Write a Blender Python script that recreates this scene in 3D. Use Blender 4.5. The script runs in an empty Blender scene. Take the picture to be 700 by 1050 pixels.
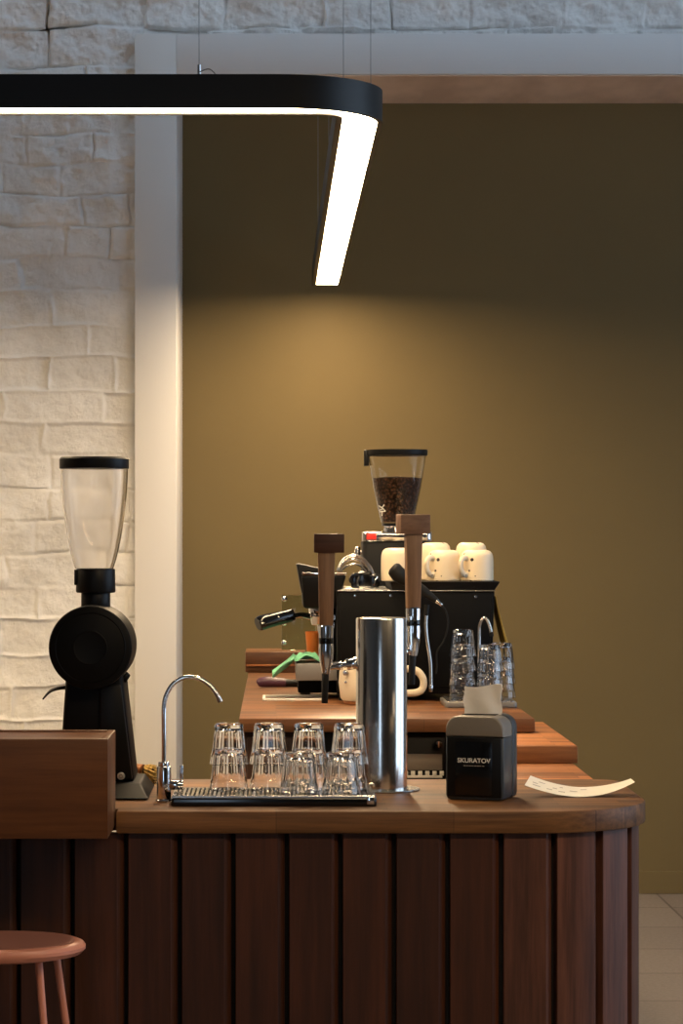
import bpy, bmesh, math, random
from mathutils import Vector, Matrix
random.seed(7)
PI = math.pi
scene = bpy.context.scene
COL = scene.collection
F = 2700.0          # focal length in pixels of the 700x1050 frame
CX, CY, EYE = 283.0, 548.0, 1.70
def wx(px, Y): return (px - CX) * Y / F
def wz(py, Y): return EYE - (py - CY) * Y / F

# ------------------------------------------------------------------ materials
def pmat(name, col, rough=0.5, metal=0.0, **kw):
    m = bpy.data.materials.new(name); m.use_nodes = True
    b = m.node_tree.nodes['Principled BSDF']
    b.inputs['Base Color'].default_value = (*col, 1)
    b.inputs['Roughness'].default_value = rough
    b.inputs['Metallic'].default_value = metal
    for k, v in kw.items():
        b.inputs[k].default_value = v
    return m
def N(m, t, **kw):
    n = m.node_tree.nodes.new(t)
    for k, v in kw.items(): setattr(n, k, v)
    return n
def L(m, a, b): m.node_tree.links.new(a, b)
def ramp(m, fac, stops):
    r = N(m, 'ShaderNodeValToRGB')
    els = r.color_ramp.elements
    while len(els) < len(stops): els.new(0.5)
    for e, (p, c) in zip(els, stops): e.position = p; e.color = (*c, 1)
    L(m, fac, r.inputs[0]); return r.outputs[0]
def bump(m, height, strength=0.2, dist=0.01):
    b = N(m, 'ShaderNodeBump'); b.inputs['Strength'].default_value = strength; b.inputs['Distance'].default_value = dist
    L(m, height, b.inputs['Height']); L(m, b.outputs[0], m.node_tree.nodes['Principled BSDF'].inputs['Normal'])
def noise(m, scale, detail=4, rough=0.55, vec=None):
    n = N(m, 'ShaderNodeTexNoise'); n.inputs['Scale'].default_value = scale; n.inputs['Detail'].default_value = detail
    n.inputs['Roughness'].default_value = rough
    if vec is not None: L(m, vec, n.inputs['Vector'])
    return n.outputs['Fac']
def objco(m, scale=(1, 1, 1), rot=(0, 0, 0)):
    t = N(m, 'ShaderNodeTexCoord'); mp = N(m, 'ShaderNodeMapping')
    mp.inputs['Scale'].default_value = scale; mp.inputs['Rotation'].default_value = rot
    L(m, t.outputs['Object'], mp.inputs['Vector']); return mp.outputs[0]
def mix(m, fac, a, b, mode='MIX'):
    x = N(m, 'ShaderNodeMix', data_type='RGBA', blend_type=mode)
    if isinstance(fac, float): x.inputs[0].default_value = fac
    else: L(m, fac, x.inputs[0])
    for i, v in ((6, a), (7, b)):
        if isinstance(v, tuple): x.inputs[i].default_value = (*v, 1)
        else: L(m, v, x.inputs[i])
    return x.outputs[2]

def wood(name, dark, light, axis='X', stave=None, rough=0.45, island=False, coat=0.0, grain=1.0):
    """stained wood: grain stretched along one axis; staves = (length, width) of glued blocks"""
    m = pmat(name, light, rough)
    b = m.node_tree.nodes['Principled BSDF']
    b.inputs['Specular IOR Level'].default_value = 0.3; b.inputs['Coat Weight'].default_value = coat; b.inputs['Coat Roughness'].default_value = 0.25
    s = {'X': (1.3, 22, 22), 'Y': (22, 1.3, 22), 'Z': (22, 22, 1.3)}[axis]
    co = objco(m, s)
    if island:
        g = N(m, 'ShaderNodeNewGeometry')
        add = N(m, 'ShaderNodeVectorMath', operation='ADD'); mul = N(m, 'ShaderNodeMath', operation='MULTIPLY')
        mul.inputs[1].default_value = 37.0; L(m, g.outputs['Random Per Island'], mul.inputs[0])
        L(m, co, add.inputs[0]); L(m, mul.outputs[0], add.inputs[1]); co = add.outputs[0]
    n1 = noise(m, 1.6 * grain, 6, 0.62, co)
    n2 = noise(m, 6.0 * grain, 3, 0.6, co)
    c = ramp(m, n1, [(0.28, dark), (0.72, light)])
    fine = ramp(m, n2, [(0.35, (0.62, 0.60, 0.58)), (0.62, (1, 1, 1))])
    c = mix(m, 0.55, c, fine, 'MULTIPLY')
    if stave:
        rot = (0, 0, 0) if axis == 'X' else (0, 0, PI / 2)
        bt = N(m, 'ShaderNodeTexBrick'); L(m, objco(m, (1, 1, 1), rot), bt.inputs['Vector'])
        bt.inputs['Scale'].default_value = 1.0; bt.inputs['Brick Width'].default_value = stave[0]
        bt.inputs['Row Height'].default_value = stave[1]; bt.inputs['Mortar Size'].default_value = 0.0008
        bt.inputs['Color1'].default_value = (0.62, 0.60, 0.58, 1); bt.inputs['Color2'].default_value = (1.25, 1.2, 1.15, 1)
        bt.inputs['Mortar'].default_value = (0.4, 0.36, 0.32, 1); bt.offset = 0.37
        c = mix(m, 1.0, c, bt.outputs['Color'], 'MULTIPLY')
    if island:
        t = ramp(m, g.outputs['Random Per Island'], [(0.0, (0.72, 0.70, 0.68)), (1.0, (1.15, 1.12, 1.1))])
        c = mix(m, 1.0, c, t, 'MULTIPLY')
    L(m, c, b.inputs['Base Color'])
    bump(m, n2, 0.18, 0.002)
    return m

M = {}
M['top_wood'] = wood('bar_top_wood', (0.070, 0.030, 0.0095), (0.27, 0.125, 0.042), 'X', (0.42, 0.055), 0.5, coat=0.0)
M['return_wood'] = wood('return_wood', (0.22, 0.080, 0.026), (0.48, 0.205, 0.074), 'X', (0.5, 0.06), 0.5, coat=0.0)
M['block_wood'] = wood('block_wood', (0.27, 0.095, 0.029), (0.58, 0.245, 0.085), 'X', (0.4, 0.05), 0.5, coat=0.0)
M['back_wood'] = wood('back_top_wood', (0.12, 0.048, 0.018), (0.30, 0.135, 0.055), 'X', (0.45, 0.06), 0.4, coat=0.2)
M['plank_wood'] = wood('plank_wood', (0.025, 0.0078, 0.0030), (0.078, 0.0235, 0.0092), 'Z', None, 0.5, island=True, grain=0.7)
M['plank_wood'].node_tree.nodes['Principled BSDF'].inputs['Specular IOR Level'].default_value = 0.3
M['end_wood'] = wood('end_board_wood', (0.045, 0.017, 0.010), (0.15, 0.058, 0.036), 'Z', None, 0.5, island=True, grain=0.9)
M['end_wood'].node_tree.nodes['Principled BSDF'].inputs['Specular IOR Level'].default_value = 0.3
M['box_wood'] = wood('box_wood', (0.075, 0.024, 0.0065), (0.15, 0.053, 0.0145), 'X', None, 0.42, coat=0.0, grain=0.6)
M['cabinet_wood'] = wood('cabinet_wood', (0.03, 0.013, 0.007), (0.06, 0.026, 0.013), 'Z', None, 0.5)
M['handle_wood'] = wood('walnut_handle', (0.16, 0.082, 0.042), (0.36, 0.20, 0.108), 'Z', None, 0.5)
M['handle_dark'] = wood('walnut_block', (0.045, 0.017, 0.008), (0.095, 0.038, 0.019), 'X', None, 0.5)
M['handle_mid'] = wood('walnut_block_mid', (0.16, 0.078, 0.042), (0.31, 0.165, 0.095), 'X', None, 0.5)
M['black'] = pmat('black_paint', (0.004, 0.004, 0.0042), 0.5, **{'Specular IOR Level': 0.12})
M['black_satin'] = pmat('black_satin', (0.005, 0.005, 0.0053), 0.42, **{'Specular IOR Level': 0.2})
M['black_gloss'] = pmat('black_gloss', (0.004, 0.004, 0.0045), 0.14)
M['rubber'] = pmat('black_rubber', (0.005, 0.005, 0.005), 0.6, **{'Specular IOR Level': 0.3})
M['gap'] = pmat('dark_backing_board', (0.008, 0.005, 0.004), 0.9)
M['chrome'] = pmat('chrome', (0.85, 0.85, 0.86), 0.08, 1.0)
M['steel'] = pmat('steel', (0.62, 0.61, 0.59), 0.25, 1.0)
M['grey_plastic'] = pmat('dispenser_grey_plastic', (0.032, 0.038, 0.045), 0.38)
M['grey_metal'] = pmat('grey_metal', (0.22, 0.21, 0.20), 0.45, 0.3)
M['cream'] = pmat('cream_enamel', (0.80, 0.70, 0.54), 0.35)
M['orange'] = pmat('orange_glaze', (0.75, 0.20, 0.03), 0.35)
M['red'] = pmat('red_badge', (0.7, 0.03, 0.02), 0.4)
M['white'] = pmat('white_print', (0.75, 0.74, 0.72), 0.6)
M['white_metal'] = pmat('white_metal', (0.82, 0.80, 0.74), 0.35)
M['button'] = pmat('silver_button', (0.55, 0.55, 0.55), 0.35, 0.6)
M['purple'] = pmat('plum_grip', (0.07, 0.022, 0.045), 0.4)
M['lid_grey'] = pmat('warm_grey_lid', (0.20, 0.18, 0.155), 0.35)
M['ink'] = pmat('grey_ink', (0.42, 0.38, 0.34), 0.8)
M['panel_grey'] = pmat('appliance_grey', (0.24, 0.205, 0.17), 0.5, 0.1)
# brushed column
m = pmat('brushed_steel', (0.66, 0.64, 0.61), 0.16, 1.0); M['brushed'] = m
bump(m, noise(m, 1.0, 3, 0.6, objco(m, (300, 300, 1.5))), 0.05, 0.001)
m.node_tree.nodes['Principled BSDF'].inputs['Anisotropic'].default_value = 0.3
# glass / plastic
M['glass'] = pmat('clear_glass', (1, 1, 1), 0.0, 0.0, **{'Transmission Weight': 1.0, 'IOR': 1.48})
M['hopper'] = pmat('clear_hopper_plastic', (0.95, 0.94, 0.93), 0.07, 0.0, **{'Transmission Weight': 1.0, 'IOR': 1.22})
M['hopper_back'] = pmat('clear_hopper_plastic_clean', (0.96, 0.96, 0.96), 0.03, 0.0, **{'Transmission Weight': 1.0, 'IOR': 1.22})
M['green_glass'] = pmat('splash_glass', (0.62, 0.66, 0.56), 0.05, 0.0, **{'Transmission Weight': 1.0, 'IOR': 1.3})
# napkin paper, receipt
m = pmat('napkin_paper', (0.78, 0.74, 0.68), 0.9); M['napkin'] = m
bump(m, noise(m, 90, 3, 0.6, objco(m)), 0.25, 0.002)
m = pmat('receipt_paper', (0.86, 0.82, 0.72), 0.75); M['receipt'] = m
# cloths
for nm, c in (('green_cloth', (0.20, 0.56, 0.33)), ('ochre_cloth', (0.50, 0.29, 0.05))):
    m = pmat(nm, c, 0.9); M[nm] = m
    bump(m, noise(m, 260, 2, 0.6, objco(m)), 0.4, 0.002)
# beans
m = pmat('coffee_beans', (0.05, 0.02, 0.01), 0.5, **{'Specular IOR Level': 0.2}); M['beans'] = m
v = N(m, 'ShaderNodeTexVoronoi'); v.inputs['Scale'].default_value = 95; L(m, objco(m), v.inputs['Vector'])
L(m, ramp(m, v.outputs['Distance'], [(0.1, (0.12, 0.048, 0.018)), (0.6, (0.02, 0.008, 0.004))]), m.node_tree.nodes['Principled BSDF'].inputs['Base Color'])
inv = N(m, 'ShaderNodeMath', operation='SUBTRACT'); inv.inputs[0].default_value = 1; L(m, v.outputs['Distance'], inv.inputs[1])
bump(m, inv.outputs[0], 1.0, 0.006)
# speckled mug glaze
m = pmat('speckled_cream_glaze', (0.80, 0.66, 0.47), 0.35); M['mug'] = m
v = N(m, 'ShaderNodeTexVoronoi'); v.inputs['Scale'].default_value = 58; L(m, objco(m), v.inputs['Vector'])
sep = N(m, 'ShaderNodeSeparateColor'); L(m, v.outputs['Color'], sep.inputs[0])
th = N(m, 'ShaderNodeMath', operation='MULTIPLY_ADD'); th.inputs[1].default_value = 0.95; th.inputs[2].default_value = -0.60
L(m, sep.outputs[0], th.inputs[0])
lt = N(m, 'ShaderNodeMath', operation='LESS_THAN'); L(m, v.outputs['Distance'], lt.inputs[0]); L(m, th.outputs[0], lt.inputs[1])
L(m, mix(m, lt.outputs[0], (0.82, 0.69, 0.50), (0.03, 0.02, 0.016)), m.node_tree.nodes['Principled BSDF'].inputs['Base Color'])
# brush bristles
m = pmat('bristles', (0.55, 0.36, 0.10), 0.8); M['bristle'] = m
L(m, ramp(m, noise(m, 1, 2, 0.5, objco(m, (160, 160, 14))), [(0.38, (0.02, 0.016, 0.012)), (0.56, (0.62, 0.40, 0.10))]), m.node_tree.nodes['Principled BSDF'].inputs['Base Color'])
# brick paint
m = pmat('white_painted_brick', (0.74, 0.72, 0.68), 0.75); M['brick'] = m
co = objco(m)
L(m, ramp(m, noise(m, 3.2, 6, 0.6, co), [(0.3, (0.62, 0.61, 0.59)), (0.62, (0.80, 0.79, 0.765))]), m.node_tree.nodes['Principled BSDF'].inputs['Base Color'])
bump(m, noise(m, 40, 7, 0.7, co), 0.8, 0.010)
# trim paint
m = pmat('cream_trim_paint', (0.72, 0.705, 0.68), 0.5); M['trim'] = m
bump(m, noise(m, 3, 4, 0.6, objco(m, (30, 30, 1))), 0.12, 0.003)
m = pmat('lintel_paint', (0.72, 0.72, 0.715), 0.5); M['lintel'] = m
bump(m, noise(m, 3, 4, 0.6, objco(m, (1, 30, 30))), 0.12, 0.003)
m = pmat('bare_lintel_underside', (0.72, 0.52, 0.40), 0.7); M['soffit'] = m
L(m, ramp(m, noise(m, 2, 3, 0.5, objco(m, (2.5, 1, 1))), [(0.35, (0.62, 0.46, 0.36)), (0.65, (0.80, 0.62, 0.50))]), m.node_tree.nodes['Principled BSDF'].inputs['Base Color'])
# olive wall
m = pmat('olive_wall_paint', (0.16, 0.122, 0.058), 0.7); M['olive'] = m
L(m, ramp(m, noise(m, 1.6, 5, 0.6, objco(m)), [(0.3, (0.158, 0.112, 0.040)), (0.7, (0.172, 0.122, 0.043))]), m.node_tree.nodes['Principled BSDF'].inputs['Base Color'])
bump(m, noise(m, 120, 3, 0.6, objco(m)), 0.08, 0.003)
# floor tiles
m = pmat('stone_floor_tiles', (0.3, 0.27, 0.25), 0.5); M['floor'] = m
bt = N(m, 'ShaderNodeTexBrick'); L(m, objco(m), bt.inputs['Vector'])
bt.inputs['Scale'].default_value = 1.0; bt.inputs['Brick Width'].default_value = 0.6; bt.inputs['Row Height'].default_value = 0.6
bt.inputs['Mortar Size'].default_value = 0.006; bt.offset = 0.0
bt.inputs['Color1'].default_value = (0.25, 0.215, 0.19, 1); bt.inputs['Color2'].default_value = (0.29, 0.25, 0.22, 1); bt.inputs['Mortar'].default_value = (0.12, 0.095, 0.08, 1)
sp = ramp(m, noise(m, 60, 5, 0.7, objco(m)), [(0.35, (0.75, 0.73, 0.71)), (0.65, (1, 1, 1))])
L(m, mix(m, 1.0, bt.outputs['Color'], sp, 'MULTIPLY'), m.node_tree.nodes['Principled BSDF'].inputs['Base Color'])
M['plaster'] = pmat('room_plaster', (0.20, 0.195, 0.19), 0.8)
M['ceiling'] = pmat('ceiling_paint', (0.14, 0.14, 0.14), 0.8)
# stool
M['stool'] = pmat('terracotta_powder_coat', (0.56, 0.22, 0.145), 0.42)
M['stool_top'] = pmat('terracotta_seat_top', (0.36, 0.15, 0.105), 0.5)
# lamp
m = bpy.data.materials.new('warm_led_diffuser'); m.use_nodes = True; M['led'] = m
b = m.node_tree.nodes['Principled BSDF']
b.inputs['Base Color'].default_value = (0.9, 0.88, 0.85, 1)
b.inputs['Emission Color'].default_value = (1.0, 0.735, 0.44, 1); b.inputs['Emission Strength'].default_value = 77.0
m2 = m.copy(); m2.name = 'fill_lamp_diffuser'; M['led_fill'] = m2  # weaker LED for the added lamp before the bar
m2.node_tree.nodes['Principled BSDF'].inputs['Emission Strength'].default_value = 42.0
M['lamp_black'] = pmat('lamp_black', (0.004, 0.004, 0.0045), 0.45, **{'Specular IOR Level': 0.35})
M['cable'] = pmat('steel_cable', (0.30, 0.30, 0.30), 0.5, 0.5)

# ------------------------------------------------------------------ mesh building
class MB:
    def __init__(s): s.bm = bmesh.new(); s.mi = 0
    def _merge(s, tb, mat=None):
        for f in tb.faces: f.material_index = s.mi
        if mat is not None: bmesh.ops.transform(tb, matrix=mat, verts=tb.verts)
        me = bpy.data.meshes.new('tmp'); tb.to_mesh(me); tb.free(); s.bm.from_mesh(me); bpy.data.meshes.remove(me)
        return s
    def box(s, x0, x1, y0, y1, z0, z1, bev=0.0, seg=2, mat=None):
        tb = bmesh.new()
        bmesh.ops.create_cube(tb, size=1)
        for v in tb.verts:
            v.co = Vector((x0 + (v.co.x + .5) * (x1 - x0), y0 + (v.co.y + .5) * (y1 - y0), z0 + (v.co.z + .5) * (z1 - z0)))
        if bev > 0: bmesh.ops.bevel(tb, geom=list(tb.edges), offset=bev, segments=seg, profile=0.5, affect='EDGES')
        return s._merge(tb, mat)
    def hexa(s, bot, top, z0, z1, bev=0.0, seg=2):
        """frustum-like solid: bot/top = (x0,x1,y0,y1)"""
        tb = bmesh.new()
        vs = []
        for (a, z) in ((bot, z0), (top, z1)):
            for (x, y) in ((a[0], a[2]), (a[1], a[2]), (a[1], a[3]), (a[0], a[3])): vs.append(tb.verts.new((x, y, z)))
        for idx in ((3, 2, 1, 0), (4, 5, 6, 7), (0, 1, 5, 4), (1, 2, 6, 5), (2, 3, 7, 6), (3, 0, 4, 7)): tb.faces.new([vs[i] for i in idx])
        if bev > 0: bmesh.ops.bevel(tb, geom=list(tb.edges), offset=bev, segments=seg, profile=0.5, affect='EDGES')
        return s._merge(tb)
    def lathe(s, prof, c=(0, 0, 0), seg=40, mat=None, rfun=None, closed=False):
        """revolve (r,z) profile about z; ends at r=0 close with a fan"""
        tb = bmesh.new(); rings = []
        for (r, z) in prof:
            if r < 1e-6: rings.append([tb.verts.new((0, 0, z))])
            else:
                ring = []
                for i in range(seg):
                    a = 2 * PI * i / seg; rr = r * (rfun(a, z) if rfun else 1)
                    ring.append(tb.verts.new((rr * math.cos(a), rr * math.sin(a), z)))
                rings.append(ring)
        pairs = list(zip(rings, rings[1:]))
        if closed: pairs.append((rings[-1], rings[0]))
        for A, B in pairs:
            if len(A) == 1 and len(B) == 1: continue
            for i in range(seg):
                j = (i + 1) % seg
                if len(A) == 1: tb.faces.new((A[0], B[j], B[i]))
                elif len(B) == 1: tb.faces.new((A[i], A[j], B[0]))
                else: tb.faces.new((A[i], A[j], B[j], B[i]))
        bmesh.ops.recalc_face_normals(tb, faces=tb.faces)
        T = Matrix.Translation(c)
        return s._merge(tb, T @ mat if mat is not None else T)
    def cyl(s, p0, p1, r0, r1=None, seg=28, bev=0.0):
        r1 = r0 if r1 is None else r1
        p0, p1 = Vector(p0), Vector(p1); d = p1 - p0; h = d.length
        rot = Vector((0, 0, 1)).rotation_difference(d).to_matrix().to_4x4()
        b = min(bev, r0 * .9, r1 * .9, h * .4)
        prof = [(0, 0), (r0, 0), (r1, h), (0, h)] if b <= 0 else [(0, 0), (r0 - b, 0), (r0 - .3 * b, .3 * b), (r0, b), (r1, h - b), (r1 - .3 * b, h - .3 * b), (r1 - b, h), (0, h)]
        return s.lathe(prof, tuple(p0), seg, rot)
    def tube(s, pts, r, seg=12, smooth=0, flat=None):
        """round tube along points (r = number or per-point list); smooth = Catmull-Rom subdivisions"""
        pts = [Vector(p) for p in pts]
        rs = list(r) if isinstance(r, (list, tuple)) else [r] * len(pts)
        if smooth:
            P = [pts[0]] + pts + [pts[-1]]; out = []; ro = []
            for i in range(1, len(P) - 2):
                for k in range(smooth):
                    t = k / smooth; a, b, c, d = P[i - 1:i + 3]
                    out.append(.5 * ((2 * b) + (c - a) * t + (2 * a - 5 * b + 4 * c - d) * t * t + (3 * b - a - 3 * c + d) * t ** 3))
                    ro.append(rs[i - 1] * (1 - t) + rs[i] * t)
            out.append(pts[-1]); ro.append(rs[-1]); pts, rs = out, ro
        tb = bmesh.new(); rings = []
        t0 = (pts[1] - pts[0]).normalized()
        up = Vector((0, 0, 1)) if abs(t0.z) < .9 else Vector((0, 1, 0))
        n = (up - t0 * up.dot(t0)).normalized()
        for i, p in enumerate(pts):
            t = (pts[min(i + 1, len(pts) - 1)] - pts[max(i - 1, 0)]).normalized()
            n = (n - t * n.dot(t)).normalized(); b = t.cross(n)
            fl = flat or 1.0
            rings.append([tb.verts.new(p + n * math.cos(2 * PI * k / seg) * rs[i] * fl + b * math.sin(2 * PI * k / seg) * rs[i]) for k in range(seg)])
        for A, B in zip(rings, rings[1:]):
            for k in range(seg): tb.faces.new((A[k], A[(k + 1) % seg], B[(k + 1) % seg], B[k]))
        tb.faces.new(list(reversed(rings[0]))); tb.faces.new(rings[-1])
        bmesh.ops.recalc_face_normals(tb, faces=tb.faces)
        return s._merge(tb)
    def prism(s, poly, z0, z1, bev=0.0, mat=None, seg=2):
        """polygon (x,y) extruded from z0 to z1"""
        tb = bmesh.new()
        A = [tb.verts.new((x, y, z0)) for x, y in poly]; B = [tb.verts.new((x, y, z1)) for x, y in poly]
        tb.faces.new(list(reversed(A))); top = tb.faces.new(B); n = len(poly)
        for i in range(n): tb.faces.new((A[i], A[(i + 1) % n], B[(i + 1) % n], B[i]))
        bmesh.ops.recalc_face_normals(tb, faces=tb.faces)
        if bev > 0:
            tb.edges.ensure_lookup_table()
            ed = [e for e in tb.edges if abs(e.verts[0].co.z - e.verts[1].co.z) < 1e-7]
            bmesh.ops.bevel(tb, geom=ed, offset=bev, segments=seg, profile=0.5, affect='EDGES')
        return s._merge(tb, mat)
    def grid(s, fn, nu, nv, thick=0.0):
        """surface fn(u,v) with u,v in 0..1; thick > 0 gives it a back"""
        tb = bmesh.new()
        V = [[tb.verts.new(fn(i / nu, j / nv)) for j in range(nv + 1)] for i in range(nu + 1)]
        for i in range(nu):
            for j in range(nv): tb.faces.new((V[i][j], V[i + 1][j], V[i + 1][j + 1], V[i][j + 1]))
        if thick > 0:
            tb.normal_update()
            bmesh.ops.solidify(tb, geom=list(tb.faces), thickness=thick)
            bmesh.ops.recalc_face_normals(tb, faces=tb.faces)
        return s._merge(tb)
    def build(s, name, mats, parent=None, smooth=35):
        me = bpy.data.meshes.new(name); s.bm.to_mesh(me); s.bm.free()
        for mm in (mats if isinstance(mats, (list, tuple)) else [mats]): me.materials.append(mm)
        if smooth:
            me.polygons.foreach_set('use_smooth', [True] * len(me.polygons)); me.set_sharp_from_angle(angle=math.radians(smooth))
        o = bpy.data.objects.new(name, me); COL.objects.link(o)
        if parent is not None: o.parent = parent
        return o
def tag(o, label, cat, group=None, kind=None):
    o['label'] = label; o['category'] = cat
    if group: o['group'] = group
    if kind: o['kind'] = kind
    return o
def thing(name, label, cat, loc=(0, 0, 0), rz=0.0, group=None):
    o = bpy.data.objects.new(name, None); COL.objects.link(o)
    o.empty_display_size = 0.05; o.location = loc; o.rotation_euler = (0, 0, rz)
    return tag(o, label, cat, group)
def dup(root, loc, rz, label, group=None):
    r = root.copy(); COL.objects.link(r); r.location = loc; r.rotation_euler = (0, 0, rz); r['label'] = label
    if group: r['group'] = group
    for ch in list(root.children):
        c = ch.copy(); COL.objects.link(c); c.parent = r
        for g in list(ch.children):
            d = g.copy(); COL.objects.link(d); d.parent = c
    return r
def struct(o): o['kind'] = 'structure'; return o

def rrect(x0, x1, y0, y1, r, n=6):
    pts = []
    for cx, cy, a0 in ((x1 - r, y0 + r, -PI / 2), (x1 - r, y1 - r, 0), (x0 + r, y1 - r, PI / 2), (x0 + r, y0 + r, PI)):
        for k in range(n + 1):
            a = a0 + PI / 2 * k / n; pts.append((cx + r * math.cos(a), cy + r * math.sin(a)))
    return pts

# ------------------------------------------------------------------ the room
YB, YF, YW = 11.74, 11.70, 12.47        # brick face, trim face, olive wall
XP0, XP1 = -0.628, -0.443               # left post of the opening
ZL0, ZL1 = 3.745, 3.925                 # lintel
struct(MB().box(-5, 6, -5, 12.6, -0.1, 0).build('floor', M['floor'], smooth=0))
struct(MB().box(-5, 6, -5, 11.16, 4.7, 4.8).box(-5, 6, 11.44, 12.6, 4.7, 4.8).box(-5, -3.5, 11.16, 11.44, 4.7, 4.8).box(4.5, 6, 11.16, 11.44, 4.7, 4.8).build('ceiling', M['ceiling'], smooth=0))   # unseen skylight strip, added to light the upper brick and lintel
struct(MB().box(-0.60, 3.4, YW, YW + .13, 0, 4.7).build('wall_back', M['olive'], smooth=0))
struct(MB().box(-0.44, 3.2, YW - .015, YW, 0, 0.107, 0.003).build('baseboard_back', M['olive'], smooth=0))
# left and right walls, wall behind the camera, with window openings to the daylight
struct(MB().box(-5.1, -5, -5, 12.6, 0, 4.7).build('wall_left', M['plaster'], smooth=0))
w = MB(); w.box(6, 6.15, -5, 12.6, 0, .5).box(6, 6.15, -5, 12.6, 4.5, 4.7)
for a, b in ((-5, 4.4), (6.6, 7.0), (9.2, 12.6)): w.box(6, 6.15, a, b, .5, 4.5)
struct(w.build('wall_right', M['plaster'], smooth=0))
w = MB(); w.box(-5, 6, -5.15, -5, 0, .5).box(-5, 6, -5.15, -5, 3.9, 4.7)
for a, b in ((-5, -2.0), (-.9, 6)): w.box(a, b, -5.15, -5, .5, 3.9)
struct(w.build('wall_front', M['plaster'], smooth=0))

# brick wall: real relief, painted over
def hash2(i, j, k=0):
    random.seed((i * 73856093) ^ (j * 19349663) ^ (k * 83492791)); return random.random()
from mathutils import noise as mn
rows = []; z = 0.0; i = 0
while z < 4.8:
    h = 0.132 + 0.035 * hash2(i, 3); rows.append((z, z + h)); z += h; i += 1
cells = {}
for i in range(len(rows)):
    xs = [-5.6 + 0.2 * hash2(i, 9)]; j = 0
    while xs[-1] < 4.2:
        xs.append(xs[-1] + (0.20 if hash2(i, j, 5) < .35 else 0.34) + 0.12 * hash2(i, j, 1)); j += 1
    cells[i] = xs
import bisect
row_z0 = [r[0] for r in rows]
def relief(x, z):
    wob = 0.026 * mn.noise(Vector((x * 2.4, z * 2.4, 3.3))) + 0.009 * mn.noise(Vector((x * 7, z * 7, 1.3)))
    zz = max(0, min(4.7, z + wob)); xx = x + 0.022 * mn.noise(Vector((x * 5, z * 5, 9.1))) + 0.010 * mn.noise(Vector((x * 14, z * 14, 4.4)))
    i = max(0, bisect.bisect_right(row_z0, zz) - 1)
    xs = cells[i]; j = max(0, min(len(xs) - 2, bisect.bisect_right(xs, xx) - 1))
    dx = min(xx - xs[j], xs[j + 1] - xx); dz = min(zz - rows[i][0], rows[i][1] - zz)
    d = max(0.0, min(dx * 0.9, dz))
    cx = (xs[j] + xs[j + 1]) / 2; cz = (rows[i][0] + rows[i][1]) / 2
    off = 0.011 * (hash2(i, j, 2) - .5) + (hash2(i, j, 3) - .5) * 0.06 * (xx - cx) + (hash2(i, j, 4) - .5) * 0.10 * (zz - cz)
    wdt = 0.009 + 0.010 * max(0.0, mn.noise(Vector((x * 3.3, z * 3.7, 6.6))) + .2)
    t = min(1, d / wdt); t = t * t * (3 - 2 * t)
    style = mn.noise(Vector((x * 1.7 + 4, z * 1.3, 0.7)))          # raised pointing in places, recessed in others
    raised = max(0.0, min(1.0, (style + 0.02) * 4)) if z < 3.6 else max(0.0, min(1.0, (style - .12) * 3))
    mort = raised * (0.010 - 0.000) + (1 - raised) * (-0.004 - 0.016 * max(0.0, mn.noise(Vector((x * 2.9, z * 4.1, 2.9))) + .25))
    depthv = off * 1.0 * t + mort * (1 - t)
    rough = 0.0075 * mn.fractal(Vector((x * 9, z * 9, 5.5)), 0.9, 2.1, 5) + 0.010 * mn.noise(Vector((x * 3.1, z * 3.1, 8)))
    if z > 3.55: rough *= 2.6; depthv *= 1.8
    elif z > 2.9: rough *= 1.0 + 1.0 * min(1, (z - 2.9) / .5)
    ridge = mn.ridged_multi_fractal(Vector((x * 5 + z * 2, z * 6, 2.2)), 1.0, 2.0, 3, 0.9, 2.0)
    rough += 0.0028 * (ridge - 1.0)
    return depthv + rough
bw = MB()
def brick_patch(x0, x1, z0, z1, step):
    nu = max(1, round((x1 - x0) / step)); nv = max(1, round((z1 - z0) / step))
    bw.grid(lambda u, v: (x0 + u * (x1 - x0), YB - relief(x0 + u * (x1 - x0), z0 + v * (z1 - z0)), z0 + v * (z1 - z0)), nu, nv)
brick_patch(-1.30, XP0 + .01, 0.0, 4.0, 0.0062)
brick_patch(-1.30, 2.4, 4.0 - 0.09, 4.20, 0.0062)
bw.box(-5, -1.28, YB + .01, YB + .3, 0, 4.7).box(-1.3, 3.4, YB + .01, YB + .3, 4.18, 4.7)
bw.box(-1.3, XP0 - .01, YB + .03, YB + .3, 0, 4.2).box(-1.3, 3.4, YB + .03, YB + .3, ZL1 + .01, 4.2)
bw.box(3.38, 6, YB + .01, YB + .3, 0, 4.7)
struct(bw.build('wall_brick', M['brick'], smooth=60))
struct(MB().box(XP0, XP1, YF, YW, 0, ZL1, 0.004).build('trim_1', M['trim']))
t = MB(); t.box(XP1, 3.2, YF, YF + .09, ZL0, ZL1, 0.003)
t.box(XP1, 3.2, YF + .09, YW, ZL0 + .004, ZL1)
tr = struct(t.build('trim_2', M['lintel']))
struct(MB().box(XP1, 3.2, YF + .03, YW, ZL0 - .004, ZL0 + .002).build('trim_3', M['soffit'], smooth=0))
struct(MB().box(3.2, 3.385, YF, YW, 0, ZL1, 0.004).build('trim_4', M['trim']))

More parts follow.
